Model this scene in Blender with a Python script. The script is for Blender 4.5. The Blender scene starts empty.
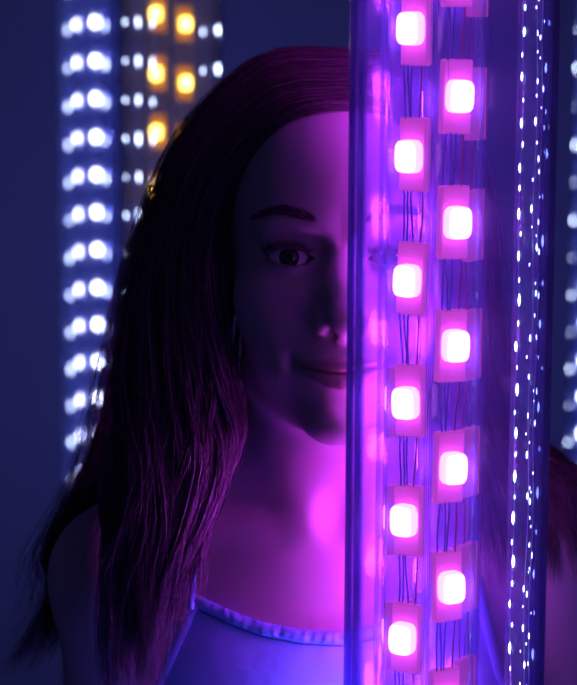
import bpy, math, random
import numpy as np
from mathutils import Matrix, Vector

random.seed(7)
rng = np.random.default_rng(11)
scene = bpy.context.scene
COL = scene.collection

# ------------------------------------------------------------------ camera
F_PX = 2076.0                       # focal length in pixels of the 577 x 685 frame
PITCH, ROLL = math.radians(8.5), math.radians(0.3)
CAM = Vector((0.0, 0.0, 1.586))
Fv = Vector((0, math.cos(PITCH), -math.sin(PITCH)))
U0 = Vector((0, math.sin(PITCH), math.cos(PITCH)))
R0 = Vector((1, 0, 0))
Rv = R0 * math.cos(ROLL) + U0 * math.sin(ROLL)
Uv = U0 * math.cos(ROLL) - R0 * math.sin(ROLL)
cam_d = bpy.data.cameras.new('camera')
cam_d.sensor_fit = 'VERTICAL'
cam_d.sensor_height = 24.0
cam_d.lens = 24.0 * F_PX / 685.0
cam_d.clip_start = 0.05
cam_d.dof.use_dof = True
cam_d.dof.focus_distance = 1.16
cam_d.dof.aperture_fstop = 7.0
cam = bpy.data.objects.new('camera', cam_d)
COL.objects.link(cam)
cam.matrix_world = Matrix(((Rv.x, Uv.x, -Fv.x, CAM.x), (Rv.y, Uv.y, -Fv.y, CAM.y),
                           (Rv.z, Uv.z, -Fv.z, CAM.z), (0, 0, 0, 1)))
scene.camera = cam

def W(px, py, depth):
    return CAM + depth * (Fv + Rv * ((px - 288.5) / F_PX) + Uv * ((342.5 - py) / F_PX))

# ------------------------------------------------------------------ world, exposure
world = bpy.data.worlds.new('dim_blue_room_light')
scene.world = world
world.use_nodes = True
bg = world.node_tree.nodes['Background']
bg.inputs[0].default_value = (0.12, 0.14, 0.62, 1)
bg.inputs[1].default_value = 0.06
vs = scene.view_settings
vs.view_transform = 'Standard'
vs.look = 'None'
vs.gamma = 1.0
vs.use_curve_mapping = False
vs.exposure = 0.6
scene.cycles.transparent_max_bounces = 40
scene.cycles.max_bounces = 8
scene.cycles.caustics_reflective = False
scene.cycles.sample_clamp_indirect = 4.0

# ------------------------------------------------------------------ material helpers
def new_mat(name):
    m = bpy.data.materials.new(name)
    m.use_nodes = True
    nt = m.node_tree
    nt.nodes.clear()
    out = nt.nodes.new('ShaderNodeOutputMaterial')
    return m, nt, out

def principled(name, col, rough=0.5, spec=0.5, noise=0.0, noise_scale=40, bump=0.0, bump_scale=80, **kw):
    m, nt, out = new_mat(name)
    b = nt.nodes.new('ShaderNodeBsdfPrincipled')
    b.inputs['Base Color'].default_value = (*col, 1)
    b.inputs['Roughness'].default_value = rough
    b.inputs['Specular IOR Level'].default_value = spec
    for k, v in kw.items():
        b.inputs[k.replace('_', ' ')].default_value = v
    nt.links.new(b.outputs[0], out.inputs[0])
    if noise or bump:
        tc = nt.nodes.new('ShaderNodeTexCoord')
    if noise:
        n = nt.nodes.new('ShaderNodeTexNoise')
        n.inputs['Scale'].default_value = noise_scale
        n.inputs['Detail'].default_value = 4
        nt.links.new(tc.outputs['Object'], n.inputs['Vector'])
        mx = nt.nodes.new('ShaderNodeMix')
        mx.data_type = 'RGBA'
        mx.inputs[6].default_value = (*[c * (1 - noise) for c in col], 1)
        mx.inputs[7].default_value = (*[min(1, c * (1 + noise)) for c in col], 1)
        nt.links.new(n.outputs['Fac'], mx.inputs[0])
        nt.links.new(mx.outputs[2], b.inputs['Base Color'])
    if bump:
        n2 = nt.nodes.new('ShaderNodeTexNoise')
        n2.inputs['Scale'].default_value = bump_scale
        n2.inputs['Detail'].default_value = 3
        nt.links.new(tc.outputs['Object'], n2.inputs['Vector'])
        bp = nt.nodes.new('ShaderNodeBump')
        bp.inputs['Strength'].default_value = bump
        bp.inputs['Distance'].default_value = 0.004
        nt.links.new(n2.outputs['Fac'], bp.inputs['Height'])
        nt.links.new(bp.outputs[0], b.inputs['Normal'])
    return m

def acrylic(name, tint=(0.93, 0.93, 0.98), edge=(0.25, 0.22, 0.55), haze=0.03, haze_glow_col=(0.6, 0.6, 0.9),
            e0=0.55, e1=0.68, rough=0.03, haze_edge=0.1):
    """clear plastic: see-through face on, darker where the light path in the wall is long, mirror-like at grazing"""
    m, nt, out = new_mat(name)
    lw = nt.nodes.new('ShaderNodeLayerWeight')
    lw.inputs[0].default_value = 0.5
    ramp = nt.nodes.new('ShaderNodeValToRGB')
    ramp.color_ramp.elements[0].position = e0
    ramp.color_ramp.elements[0].color = (*tint, 1)
    ramp.color_ramp.elements[1].position = e1
    ramp.color_ramp.elements[1].color = (*edge, 1)
    nt.links.new(lw.outputs['Facing'], ramp.inputs[0])
    tr = nt.nodes.new('ShaderNodeBsdfTransparent')
    nt.links.new(ramp.outputs[0], tr.inputs[0])
    df = nt.nodes.new('ShaderNodeBsdfDiffuse')
    df.inputs[0].default_value = (*haze_glow_col, 1)  # blue haze colour stands in for the glow around the LEDs
    tl = nt.nodes.new('ShaderNodeBsdfTranslucent')
    tl.inputs[0].default_value = (*haze_glow_col, 1)
    dm = nt.nodes.new('ShaderNodeMixShader')
    dm.inputs[0].default_value = 0.5
    nt.links.new(df.outputs[0], dm.inputs[1])
    nt.links.new(tl.outputs[0], dm.inputs[2])
    m1 = nt.nodes.new('ShaderNodeMixShader')
    hp = nt.nodes.new('ShaderNodeMath')
    hp.operation = 'POWER'
    hp.inputs[1].default_value = 3.0
    nt.links.new(lw.outputs['Facing'], hp.inputs[0])
    hm = nt.nodes.new('ShaderNodeMath')
    hm.operation = 'MULTIPLY_ADD'
    hm.inputs[1].default_value = haze_edge
    hm.inputs[2].default_value = haze
    nt.links.new(hp.outputs[0], hm.inputs[0])
    nt.links.new(hm.outputs[0], m1.inputs[0])
    nt.links.new(tr.outputs[0], m1.inputs[1])
    nt.links.new(dm.outputs[0], m1.inputs[2])
    gl = nt.nodes.new('ShaderNodeBsdfGlossy')
    gl.inputs['Roughness'].default_value = rough
    inv = nt.nodes.new('ShaderNodeMath')
    inv.operation = 'POWER'
    inv.inputs[1].default_value = 4.0
    nt.links.new(lw.outputs['Facing'], inv.inputs[0])
    mad = nt.nodes.new('ShaderNodeMath')
    mad.operation = 'MULTIPLY_ADD'
    mad.inputs[1].default_value = 0.6
    mad.inputs[2].default_value = 0.02
    nt.links.new(inv.outputs[0], mad.inputs[0])
    m2 = nt.nodes.new('ShaderNodeMixShader')
    nt.links.new(mad.outputs[0], m2.inputs[0])
    nt.links.new(m1.outputs[0], m2.inputs[1])
    nt.links.new(gl.outputs[0], m2.inputs[2])
    nt.links.new(m2.outputs[0], out.inputs[0])
    return m

def emission(name, col, strength):
    m, nt, out = new_mat(name)
    e = nt.nodes.new('ShaderNodeEmission')
    e.inputs[0].default_value = (*col, 1)
    e.inputs[1].default_value = strength
    nt.links.new(e.outputs[0], out.inputs[0])
    return m

def lens_mat(name, core, core_s, rim, rim_s):
    """LED lens: bright rounded-square die in the middle, fainter moulded rim (lens lies in the object's XY plane)"""
    m, nt, out = new_mat(name)
    tc = nt.nodes.new('ShaderNodeTexCoord')
    sp = nt.nodes.new('ShaderNodeSeparateXYZ')
    nt.links.new(tc.outputs['Object'], sp.inputs[0])
    def p4(sock, k):
        a = nt.nodes.new('ShaderNodeMath'); a.operation = 'MULTIPLY'; a.inputs[1].default_value = 1 / (0.0078 * k)
        nt.links.new(sock, a.inputs[0])
        b = nt.nodes.new('ShaderNodeMath'); b.operation = 'ABSOLUTE'
        nt.links.new(a.outputs[0], b.inputs[0])
        c = nt.nodes.new('ShaderNodeMath'); c.operation = 'POWER'; c.inputs[1].default_value = 4
        nt.links.new(b.outputs[0], c.inputs[0])
        return c.outputs[0]
    ad = nt.nodes.new('ShaderNodeMath'); ad.operation = 'ADD'
    nt.links.new(p4(sp.outputs[0], 0.93), ad.inputs[0])
    nt.links.new(p4(sp.outputs[1], 1.15), ad.inputs[1])
    rt = nt.nodes.new('ShaderNodeMath'); rt.operation = 'POWER'; rt.inputs[1].default_value = 0.25
    nt.links.new(ad.outputs[0], rt.inputs[0])
    ramp = nt.nodes.new('ShaderNodeValToRGB')
    cr = ramp.color_ramp
    rimc = tuple(c * rim_s / core_s for c in rim)
    cr.elements[0].position = 0.0
    cr.elements[0].color = (*core, 1)
    cr.elements[1].position = 1.0
    cr.elements[1].color = (*rimc, 1)
    for p, k in ((0.52, 1.0), (0.60, 0.25), (0.66, 0.6), (0.74, 0.55), (0.80, 0.12), (0.86, 0.3), (0.95, 0.03)):  # rings draw the lens's inner reflections into the emission
        e = cr.elements.new(p)
        e.color = (*[c * k + r * (1 - k) for c, r in zip(core, rimc)], 1)
    nt.links.new(rt.outputs[0], ramp.inputs[0])
    e = nt.nodes.new('ShaderNodeEmission')
    e.inputs[1].default_value = core_s
    nt.links.new(ramp.outputs[0], e.inputs[0])
    nt.links.new(e.outputs[0], out.inputs[0])
    return m

# ------------------------------------------------------------------ object helpers
def mesh_obj(name, verts, faces, mat, parent=None, smooth=True, matrix=None):
    me = bpy.data.meshes.new(name)
    me.from_pydata([tuple(v) for v in verts], [], [tuple(f) for f in faces])
    me.validate(); me.update()
    if smooth:
        me.shade_smooth()
    if mat is not None:
        me.materials.append(mat)
    o = bpy.data.objects.new(name, me)
    COL.objects.link(o)
    if parent is not None:
        o.parent = parent
    if matrix is not None:
        o.matrix_local = matrix
    return o

def np_mesh(name, V, Q, mat, parent=None):
    """fast mesh from numpy vertices and quads/tris"""
    me = bpy.data.meshes.new(name)
    V = np.asarray(V, np.float32); Q = np.asarray(Q, np.int32)
    n = Q.shape[1]
    me.vertices.add(len(V)); me.vertices.foreach_set('co', V.ravel())
    me.loops.add(Q.size); me.loops.foreach_set('vertex_index', Q.ravel())
    me.polygons.add(len(Q))
    me.polygons.foreach_set('loop_start', np.arange(0, Q.size, n, dtype=np.int32))
    me.update(calc_edges=True)
    me.shade_smooth()
    me.materials.append(mat)
    o = bpy.data.objects.new(name, me)
    COL.objects.link(o)
    if parent is not None:
        o.parent = parent
    return o

def share(src, parent, matrix, name=None):
    o = src.copy()
    if name:
        o.name = name
    COL.objects.link(o)
    o.parent = parent
    o.matrix_parent_inverse = Matrix.Identity(4)
    o.matrix_local = matrix
    return o

def empty(name, loc):
    o = bpy.data.objects.new(name, None)
    o.empty_display_size = 0.02
    COL.objects.link(o)
    o.location = loc
    return o

def tag(o, label, cat, group=None):
    o['label'] = label
    o['category'] = cat
    if group:
        o['group'] = group
    return o

def box(name, lo, hi, mat, parent=None):
    x0, y0, z0 = lo; x1, y1, z1 = hi
    v = [(x0, y0, z0), (x1, y0, z0), (x1, y1, z0), (x0, y1, z0), (x0, y0, z1), (x1, y0, z1), (x1, y1, z1), (x0, y1, z1)]
    f = [(3, 2, 1, 0), (4, 5, 6, 7), (0, 1, 5, 4), (1, 2, 6, 5), (2, 3, 7, 6), (3, 0, 4, 7)]
    return mesh_obj(name, v, f, mat, parent, smooth=False)

def lathe(profile, n=64, closed=False):
    """profile: list of (r, z); returns verts, faces"""
    v, f = [], []
    for r, z in profile:
        for i in range(n):
            a = 2 * math.pi * i / n
            v.append((r * math.cos(a), r * math.sin(a), z))
    m = len(profile)
    for j in range(m if closed else m - 1):
        k = (j + 1) % m
        for i in range(n):
            i2 = (i + 1) % n
            f.append((j * n + i, j * n + i2, k * n + i2, k * n + i))
    return v, f

def tube_path(pts, rad, n=6):
    """tube along points (list of Vector), constant or per-point radius"""
    v, f = [], []
    m = len(pts)
    for i, p in enumerate(pts):
        t = (pts[min(i + 1, m - 1)] - pts[max(i - 1, 0)]).normalized()
        a = t.cross(Vector((0.31, 0.95, 0.05))).normalized()
        b = t.cross(a)
        r = rad[i] if hasattr(rad, '__len__') else rad
        for k in range(n):
            g = 2 * math.pi * k / n
            v.append(p + (a * math.cos(g) + b * math.sin(g)) * r)
    for i in range(m - 1):
        for k in range(n):
            k2 = (k + 1) % n
            f.append((i * n + k, i * n + k2, (i + 1) * n + k2, (i + 1) * n + k))
    f.append(tuple(range(n))[::-1]); f.append(tuple(range((m - 1) * n, m * n)))
    return v, f

# ------------------------------------------------------------------ the room
wall_m = principled('wall_paint', (0.70, 0.70, 0.78), 0.8, 0.2, noise=0.06, noise_scale=3)
floor_m = principled('floor_vinyl', (0.10, 0.10, 0.13), 0.5, 0.4, noise=0.15, noise_scale=6)
CEIL = 2.75
for nm, lo, hi, m in (('wall_back', (-3.5, 4.5, 0), (3.5, 4.65, CEIL), wall_m),
                      ('floor', (-3.5, -2.5, -0.1), (3.5, 4.65, 0), floor_m),
                      ('ceiling', (-3.5, -2.5, CEIL), (3.5, 4.65, CEIL + 0.1), wall_m)):
    o = box(nm, lo, hi, m)
    o['kind'] = 'structure'

# ------------------------------------------------------------------ light tubes
outer_m = acrylic('clear_acrylic_thick', tint=(0.86, 0.87, 0.97), edge=(0.12, 0.13, 0.42), haze=0.045, haze_glow_col=(0.34, 0.52, 1.0), haze_edge=0.06, rough=0.2)
far_m = acrylic('acrylic_glow_haze', tint=(0.93, 0.93, 0.99), edge=(0.5, 0.5, 0.7), haze=0.10, haze_glow_col=(0.3, 0.38, 1.0), haze_edge=0.1)  # denser blue haze stands in for LED glow filling the far tubes
inner_m = acrylic('clear_acrylic_thin', tint=(0.95, 0.94, 0.99), edge=(0.5, 0.45, 0.8), haze=0.045, haze_glow_col=(0.40, 0.55, 1.0), e0=0.6, e1=0.85, haze_edge=0.25)
cap_m = principled('tube_cap_plastic', (0.04, 0.04, 0.05), 0.4)
pink_house = principled('pink_silicone_glow', (0.9, 0.2, 0.5), 0.45, 0.4, noise=0.05, noise_scale=200,
                        Emission_Color=(1.0, 0.10, 0.52, 1), Emission_Strength=0.38)  # emission stands in for LED light spreading through the housing
amber_house = principled('amber_silicone_glow', (0.8, 0.34, 0.03), 0.45, 0.4, Emission_Color=(1.0, 0.3, 0.01, 1), Emission_Strength=0.3)  # own emission imitates the LED lighting up its housing
white_house = principled('white_silicone', (0.75, 0.75, 0.8), 0.45, 0.4)
red_wire = principled('red_wire', (0.75, 0.02, 0.06), 0.4)
clear_wire = principled('clear_wire', (0.6, 0.66, 0.98), 0.15)
blue_wire = principled('pale_wire', (0.28, 0.26, 0.6), 0.35)
PINK = lens_mat('pink_lens', (0.62, 0.08, 1.0), 70.0, (1.0, 0.22, 0.9), 4.0)
PINK_REAR_FILL = lens_mat('pink_fill_lens_bright', (0.78, 0.06, 1.0), 290.0, (1.0, 0.22, 0.9), 8.0)  # for the added strand that lights the face
PINK_MID_FILL = lens_mat('pink_fill_lens_medium', (0.78, 0.06, 1.0), 62.0, (1.0, 0.22, 0.9), 6.0)  # for the added strand that lights chin and chest
BLUE_FILL = lens_mat('blue_fill_lens_bright', (0.10, 0.16, 1.0), 260.0, (0.2, 0.22, 1.0), 5.0)  # for added blue fill on the dress
AMBER = lens_mat('amber_lens', (1.0, 0.52, 0.06), 20.0, (1.0, 0.5, 0.03), 2.0)
BLUE_WALL_FILL = lens_mat('blue_wall_fill_lens', (0.16, 0.18, 1.0), 60.0, (0.2, 0.22, 1.0), 4.0)  # for the added strands that brighten the wall
WHITE = lens_mat('white_lens', (0.75, 0.8, 1.0), 22.0, (0.4, 0.45, 1.0), 3.0)
SPARK = emission('sparkle_dot_glow', (0.6, 0.72, 1.0), 10.0)  # glow of the dots, mostly imitated LED reflections

def lens_mesh():
    h = 0.0078
    prof = [(1.0, 0.0), (1.0, 0.0045), (0.96, 0.0062), (0.86, 0.0072), (0.5, 0.0078)]
    n = 24
    v, f = [], []
    for s, z in prof:
        for i in range(n):
            a = 2 * math.pi * (i + 0.5) / n
            c, sn = math.cos(a), math.sin(a)
            r = (abs(c) ** 4 + abs(sn) ** 4) ** -0.25
            v.append((h * 0.93 * s * r * c, h * 1.15 * s * r * sn, z))
    for j in range(len(prof) - 1):
        for i in range(n):
            i2 = (i + 1) % n
            f.append((j * n + i, j * n + i2, (j + 1) * n + i2, (j + 1) * n + i))
    v.append((0, 0, 0.008)); c = len(v) - 1
    for i in range(n):
        f.append(((len(prof) - 1) * n + i, (len(prof) - 1) * n + (i + 1) % n, c))
    return v, f

def housing_mesh():
    """slab 19 x 40 x 4.5 mm with rounded top edge, lying in XY, top face at z=0, long axis Y"""
    hx, hy = 0.0088, 0.020
    v, f = [], []
    rings = [(0, -0.0048), (0, -0.001), (0.001, 0)]
    for ins, z in rings:
        for sx, sy in ((-1, -1), (1, -1), (1, 1), (-1, 1)):
            for k in range(3):
                a = math.pi / 2 * (k / 2) + {(1, 1): 0, (-1, 1): math.pi / 2, (-1, -1): math.pi, (1, -1): 1.5 * math.pi}[(sx, sy)]
                r = 0.0014
                v.append((sx * (hx - r) + (r - ins) * math.cos(a), sy * (hy - r) + (r - ins) * math.sin(a), z))
    n = 12
    for j in range(2):
        for i in range(n):
            i2 = (i + 1) % n
            f.append((j * n + i, j * n + i2, (j + 1) * n + i2, (j + 1) * n + i))
    f.append(tuple(range(2 * n, 3 * n))); f.append(tuple(range(n))[::-1])
    return v, f

LV, LF = lens_mesh()
HV, HF = housing_mesh()
def proto(name, v, f, m):
    me = bpy.data.meshes.new(name)
    me.from_pydata(v, [], f); me.update()
    me.materials.append(m)
    for p in me.polygons:
        p.use_smooth = name != 'led_module'
    return me
LENS = {k: proto('lens', LV, LF, m) for k, m in (('pink', PINK), ('pink_rear_fill', PINK_REAR_FILL), ('pink_mid_fill', PINK_MID_FILL), ('amber', AMBER), ('white', WHITE), ('blue', BLUE_WALL_FILL), ('blue_fill', BLUE_FILL))}
HOUSE = {k: proto('led_module', HV, HF, m) for k, m in (('pink', pink_house), ('pink_rear_fill', pink_house), ('pink_mid_fill', pink_house), ('amber', amber_house), ('white', white_house), ('blue', white_house), ('blue_fill', white_house))}
bv, bf = lathe([(0.00005, -0.0028), (0.0004, -0.0015), (0.0006, 0), (0.0004, 0.0015), (0.00005, 0.0028)], 8)
SPARKLE_DOT = proto('sparkle_dot', bv, bf, SPARK)

def module_strand(x, y, ang, z_list, kind, label, cat='light strand', group=None, wires=True, jitter=0.0, zlo=None, zhi=None):
    """vertical string of LED modules at (x, y); ang = heading of the lenses, 0 = towards the camera, + = to the right"""
    root = empty('led_strand', (x, y, min(z_list) - 0.05))
    tag(root, label, cat, group)
    z0 = min(z_list) - 0.05
    for z in z_list:
        a = ang + random.uniform(-1, 1) * jitter
        d = Vector((math.sin(a), -math.cos(a), 0))
        up = Vector((0, 0, 1))
        side = up.cross(d)
        mat = Matrix((( side.x, up.x, d.x, 0), (side.y, up.y, d.y, 0), (side.z, up.z, d.z, z - z0), (0, 0, 0, 1)))
        o = bpy.data.objects.new('led_module', HOUSE[kind]); COL.objects.link(o)
        o.parent = root; o.matrix_local = mat @ Matrix.Rotation(random.uniform(-1, 1) * jitter * 0.4, 4, 'Z') @ Matrix.Translation((0, 0, -0.0022))
        l = bpy.data.objects.new('lens', LENS[kind]); COL.objects.link(l)
        l.parent = o; l.matrix_local = Matrix.Translation((0, random.uniform(-1, 1) * 0.001, 0.0001))
    if wires:
        d = Vector((math.sin(ang), -math.cos(ang), 0)); side = Vector((0, 0, 1)).cross(d)
        zs = sorted(z_list)
        lo, hi = (zlo or zs[0] - 0.05) - z0, (zhi or zs[-1] + 0.05) - z0
        for k, off in enumerate((-0.0055, -0.0032, -0.0008, 0.0045)):
            n = int((hi - lo) / 0.008)
            ph = random.uniform(0, 6)
            pts = []
            for i in range(n + 1):
                z = lo + (hi - lo) * i / n
                w = off + 0.0007 * math.sin(z * 95 + ph) + (0.0006 * math.sin(z * 31 + 2 * ph))
                pts.append(side * w + d * (-0.0042 + 0.0012 * math.sin(z * 60 + ph * 1.7)) + Vector((0, 0, z)))
            v, f = tube_path(pts, 0.00055, 5)
            mesh_obj('wire', v, f, red_wire if k == 3 else blue_wire, root)
    return root

def sparkle_row(x, y, z_list, label, size=1.0, group=None, cat='light strand', spread=0.0, mix=0.5, jit=0.0):  # row of glowing dots, mostly standing in for LED reflections
    root = empty('sparkle_dot_row', (x, y, min(z_list) - 0.02))
    tag(root, label, cat, group)
    z0 = min(z_list) - 0.02
    pts = [Vector((0.0006 * math.sin(i * 0.7), 0.0006, i * 0.012)) for i in range(int((max(z_list) - z0 + 0.02) / 0.012) + 1)]
    v, f = tube_path(pts, 0.00025, 4)
    mesh_obj('wire', v, f, clear_wire, root)  # thread added to carry the dots
    for i, z in enumerate(z_list):
        o = bpy.data.objects.new('sparkle_dot', SPARKLE_DOT); COL.objects.link(o)
        o.parent = root
        s = size * (1.0 if i % 2 == 0 else mix) * random.uniform(0.75, 1.15)
        o.matrix_local = Matrix.Translation((random.uniform(-1, 1) * spread, random.uniform(-1, 1) * spread, z - z0 + random.uniform(-1, 1) * jit)) @ Matrix.Scale(s, 4)
    return root

def clear_tube(parent, name, dx, dy, r, wall, z0, z1, mat, n=96):
    v, f = lathe([(r, z0), (r, z1), (r - wall, z1), (r - wall, z0)], n, closed=True)
    o = mesh_obj(name, v, f, mat, parent)
    o.location = (dx, dy, 0)
    for p in o.data.polygons:
        if abs(p.normal.z) > 0.9:
            p.use_smooth = False
    return o

def column(x, y, r, label, inner, group=None, mat=None):
    root = empty('light_tube', (x, y, 0))
    tag(root, label, 'light tube', group)
    v, f = lathe([(0.0005, 0), (r * 1.45, 0), (r * 1.45, 0.018), (r * 1.06, 0.024), (r * 1.06, 0.05), (0.0005, 0.05)], 48)
    mesh_obj('base', v, f, cap_m, root, smooth=False)
    v, f = lathe([(0.0005, CEIL), (r * 1.1, CEIL), (r * 1.1, CEIL - 0.04), (0.0005, CEIL - 0.04)], 48)
    mesh_obj('ceiling_cap', v, f, cap_m, root, smooth=False)
    clear_tube(root, 'outer_tube', 0, 0, r, 0.0048, 0.05, CEIL - 0.04, mat or outer_m)
    for dx, dy, ri in inner:
        clear_tube(root, 'inner_tube', dx, dy, ri, 0.0012, 0.05, CEIL - 0.04, inner_m, 48)
    return root

def at(px, depth, py=342.5):
    p = W(px, py, depth)
    return p.x, p.y
def z_at(py, px, x, y):
    """height on the vertical line at (x, y) that shows at image row py"""
    lo, hi = 0.0, 2.7
    for _ in range(40):
        mid = (lo + hi) / 2
        q = Vector((x, y, mid)) - CAM
        row = 342.5 - F_PX * q.dot(Uv) / q.dot(Fv)
        if row > py: lo = mid
        else: hi = mid
    return lo
def rows(x, y, pa, pb, n, extra=0):
    """n heights evenly spaced so that the first shows at row pa and the last at row pb, plus extra beyond each end"""
    za, zb = z_at(pa, 0, x, y), z_at(pb, 0, x, y)
    st = (zb - za) / (n - 1)
    return [za + st * i for i in range(-extra, n + extra)]

# --- the near tube beside the face
D0 = 1.139
tx, ty = at(449, D0)
t1 = at(407, D0 - 0.006); t2 = at(455, D0 - 0.008); t3 = at(528, D0)
t5 = (tx + 0.011, ty + 0.0375); t6 = (tx - 0.026, ty + 0.026)
column(tx, ty, 0.0562, 'wide clear acrylic light tube with pink module strands beside the face',
       [(t1[0] - tx, t1[1] - ty, 0.0122), (t2[0] - tx, t2[1] - ty, 0.0135), (t3[0] - tx, t3[1] - ty, 0.0092),
        (t5[0] - tx, t5[1] - ty, 0.0122), (t6[0] - tx, t6[1] - ty, 0.0122)])  # back inner tubes added to hold the fill strands
zl, zh = z_at(760, 0, tx, ty), z_at(-90, 0, tx, ty)
za = rows(*t1, 28, 640, 6, 1)
zb = rows(*t2, 97, 588, 5, 2)
module_strand(t1[0], t1[1], -0.55, za, 'pink', 'strand of pink modules whose lenses turn towards the face', group='pink strands in the near tube', jitter=0.12, zlo=zl, zhi=zh)
module_strand(t2[0], t2[1], 0.42, zb, 'pink', 'strand of pink modules whose lenses turn away from the face, towards the tiny reflection glints', group='pink strands in the near tube', jitter=0.10, zlo=zl, zhi=zh)
module_strand(t5[0], t5[1], math.pi + 0.95, [z - 0.005 for z in zb], 'pink_rear_fill', 'added pink fill strand at the back of the near tube, lighting the girl', group='pink strands in the near tube')  # added fill, out of sight behind the front strands
zf = z_at(700, 0, *t6)
module_strand(t6[0], t6[1], math.pi + 0.35, [z - 0.005 for z in za if zf + 0.01 < z - 0.005 < z_at(330, 0, *t6)], 'pink_mid_fill', 'short pink fill strand added in the near tube to light the chin and chest', group='pink strands in the near tube', wires=False)  # extra unseen modules put in to light chin and chest
module_strand(t6[0], t6[1], math.pi + 0.95, [zf - 0.03 - 0.06 * i for i in range(5)], 'blue_fill', 'added blue fill strand low in the near tube, lighting the dress', group='added blue fill in the near tube', wires=False)  # extra modules below the view, put in to turn the dress bluer
def dotted(x, y, pa, pb, step):
    n = int((pb - pa) / step) + 1
    return rows(x, y, pa, pa + step * (n - 1), n)
for k, (px, dy, pa, step, size, lab) in enumerate((  # emissive dots stand in for reflections of white LEDs
        (517, -0.006, 4, 22.0, 1.15, 'row of white reflection glints along the inner edge of the thin tube'),
        (531, -0.004, 10, 21.0, 0.75, 'row of fine white reflection glints running up the middle of the thin tube'),
        (536, 0.003, 17, 21.0, 0.7, 'row of fine white reflection glints deep inside the thin tube'),
        (541, -0.002, 0, 42.0, 1.1, 'row of widely spaced white reflection glints at the tube rim'))):
    x, y = at(px, D0 + dy)
    sparkle_row(x, y, dotted(x, y, pa - 20, 720, step), lab, size, group='reflection glints in the near tube', spread=(0.0008, 0.0022, 0.0022, 0.001)[k], jit=(0.001, 0.004, 0.004, 0.001)[k])

# --- short floor tube added out of view as blue fill on dress and face
sx, sy, stop = 0.10, 0.74, 1.16
root = empty('light_tube', (sx, sy, 0))
tag(root, 'added unseen floor tube with blue modules as fill light on the dress', 'light tube')
v, f = lathe([(0.0005, 0), (0.08, 0), (0.08, 0.018), (0.06, 0.024), (0.06, 0.05), (0.0005, 0.05)], 48)
mesh_obj('base', v, f, cap_m, root, smooth=False)
v, f = lathe([(0.0005, stop + 0.02), (0.05, stop + 0.02), (0.058, stop + 0.012), (0.058, stop), (0.0005, stop)], 48)
mesh_obj('top_cap', v, f, cap_m, root, smooth=False)
clear_tube(root, 'outer_tube', 0, 0, 0.055, 0.0048, 0.05, stop, outer_m)
clear_tube(root, 'inner_tube', 0, 0.02, 0.0135, 0.0012, 0.05, stop, inner_m, 48)
module_strand(sx, sy + 0.02, math.pi, [stop - 0.05 - 0.067 * i for i in range(6)], 'blue_fill', 'added blue fill strand inside the short floor tube', wires=True)
# --- the columns in the background
def bg_column(px, depth, r, label, inner):
    x, y = at(px, depth, 200)
    column(x, y, r, label, inner, mat=far_m)
    return x, y
x, y = bg_column(172, 2.4, 0.058, 'clear tube holding amber modules behind the dark hair', [(-0.016, -0.01, 0.0135), (0.016, -0.01, 0.0135)])
p = (x - 0.016, y - 0.01); q = (x + 0.016, y - 0.01)
module_strand(*p, -0.25, rows(*p, 14, 190, 4, 1), 'amber', 'amber module strand nearer the white-lit tube', group='amber strands')
module_strand(*q, 0.25, rows(*q, 24, 142, 3, 2), 'amber', 'amber module strand close against the dark hair', group='amber strands')
for px, pa, s, lab in ((126, 22, 1.3, 'row of tiny white reflection glints at the outer rim of the amber tube'),  # dots stand in for the white tube mirrored in this tube
                       (139, 22, 3.0, 'row of bright white reflection glints beside the amber strands'),
                       (153, 24, 2.0, 'row of white reflection glints touching the amber strand'),
                       (203, 32, 1.6, 'row of faint white reflection glints right of the amber strands'),
                       (218, 30, 2.2, 'row of white reflection glints at the rim of the amber tube next to the hair')):
    xx, yy = at(px, 2.37, 200)
    sparkle_row(xx, yy, rows(xx, yy, pa, pa + 38 * 12, 13, 1), lab, s, mix=0.8, group='reflection glints in the amber tube')
x, y = bg_column(90, 3.7, 0.055, 'far clear tube filled with white lights', [(-0.018, 0.0, 0.0135), (0.015, -0.008, 0.0135)])
p = (x - 0.017, y); q = (x + 0.013, y - 0.008)
module_strand(x + 0.002, y + 0.03, math.pi - 0.1, rows(x + 0.002, y + 0.03, 20, 660, 18, 1), 'blue', 'blue fill strand added in the far tube to light the wall', group='added blue fill for the wall', wires=False)  # unseen strand added to brighten the wall
module_strand(*p, -1.2, rows(*p, 24, 472, 13, 1), 'white', 'dimmer strand of white modules turned sideways in the far tube', group='white strands')
module_strand(*q, 0.0, rows(*q, 22, 470, 13, 1), 'white', 'bright strand of white modules facing out of the far tube', group='white strands')
for px, pa, s, lab in ((69, 30, 3.0, 'row of small blue-white dots at the rim of the far tube'),
                       (106, 26, 3.0, 'row of small blue-white dots beside the bright white modules')):
    xx, yy = at(px, 3.67, 200)
    sparkle_row(xx, yy, rows(xx, yy, pa, pa + 37.4 * 12, 13, 1), lab, s, mix=0.9, group='small dots in the far tube')
x, y = bg_column(603, 3.7, 0.055, 'far clear tube of white lights behind the shoulder', [(-0.026, -0.008, 0.0135), (0.018, 0.0, 0.0135)])
module_strand(x + 0.018, y, math.pi + 0.2, rows(x + 0.018, y, 20, 660, 18, 1), 'blue', 'blue fill strand added behind the shoulder to light the wall', group='added blue fill for the wall', wires=False)  # second unseen strand added as wall light
p = (x - 0.026, y - 0.008)
module_strand(*p, -0.5, rows(*p, 20, 470, 13, 1), 'white', 'white module strand in the tube behind the shoulder', group='white strands')
xx, yy = at(574, 3.68, 200)
sparkle_row(xx, yy, rows(xx, yy, 30, 30 + 37.4 * 12, 13, 1), 'row of faint dots at the rim of the tube behind the shoulder', 2.2)

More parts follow.
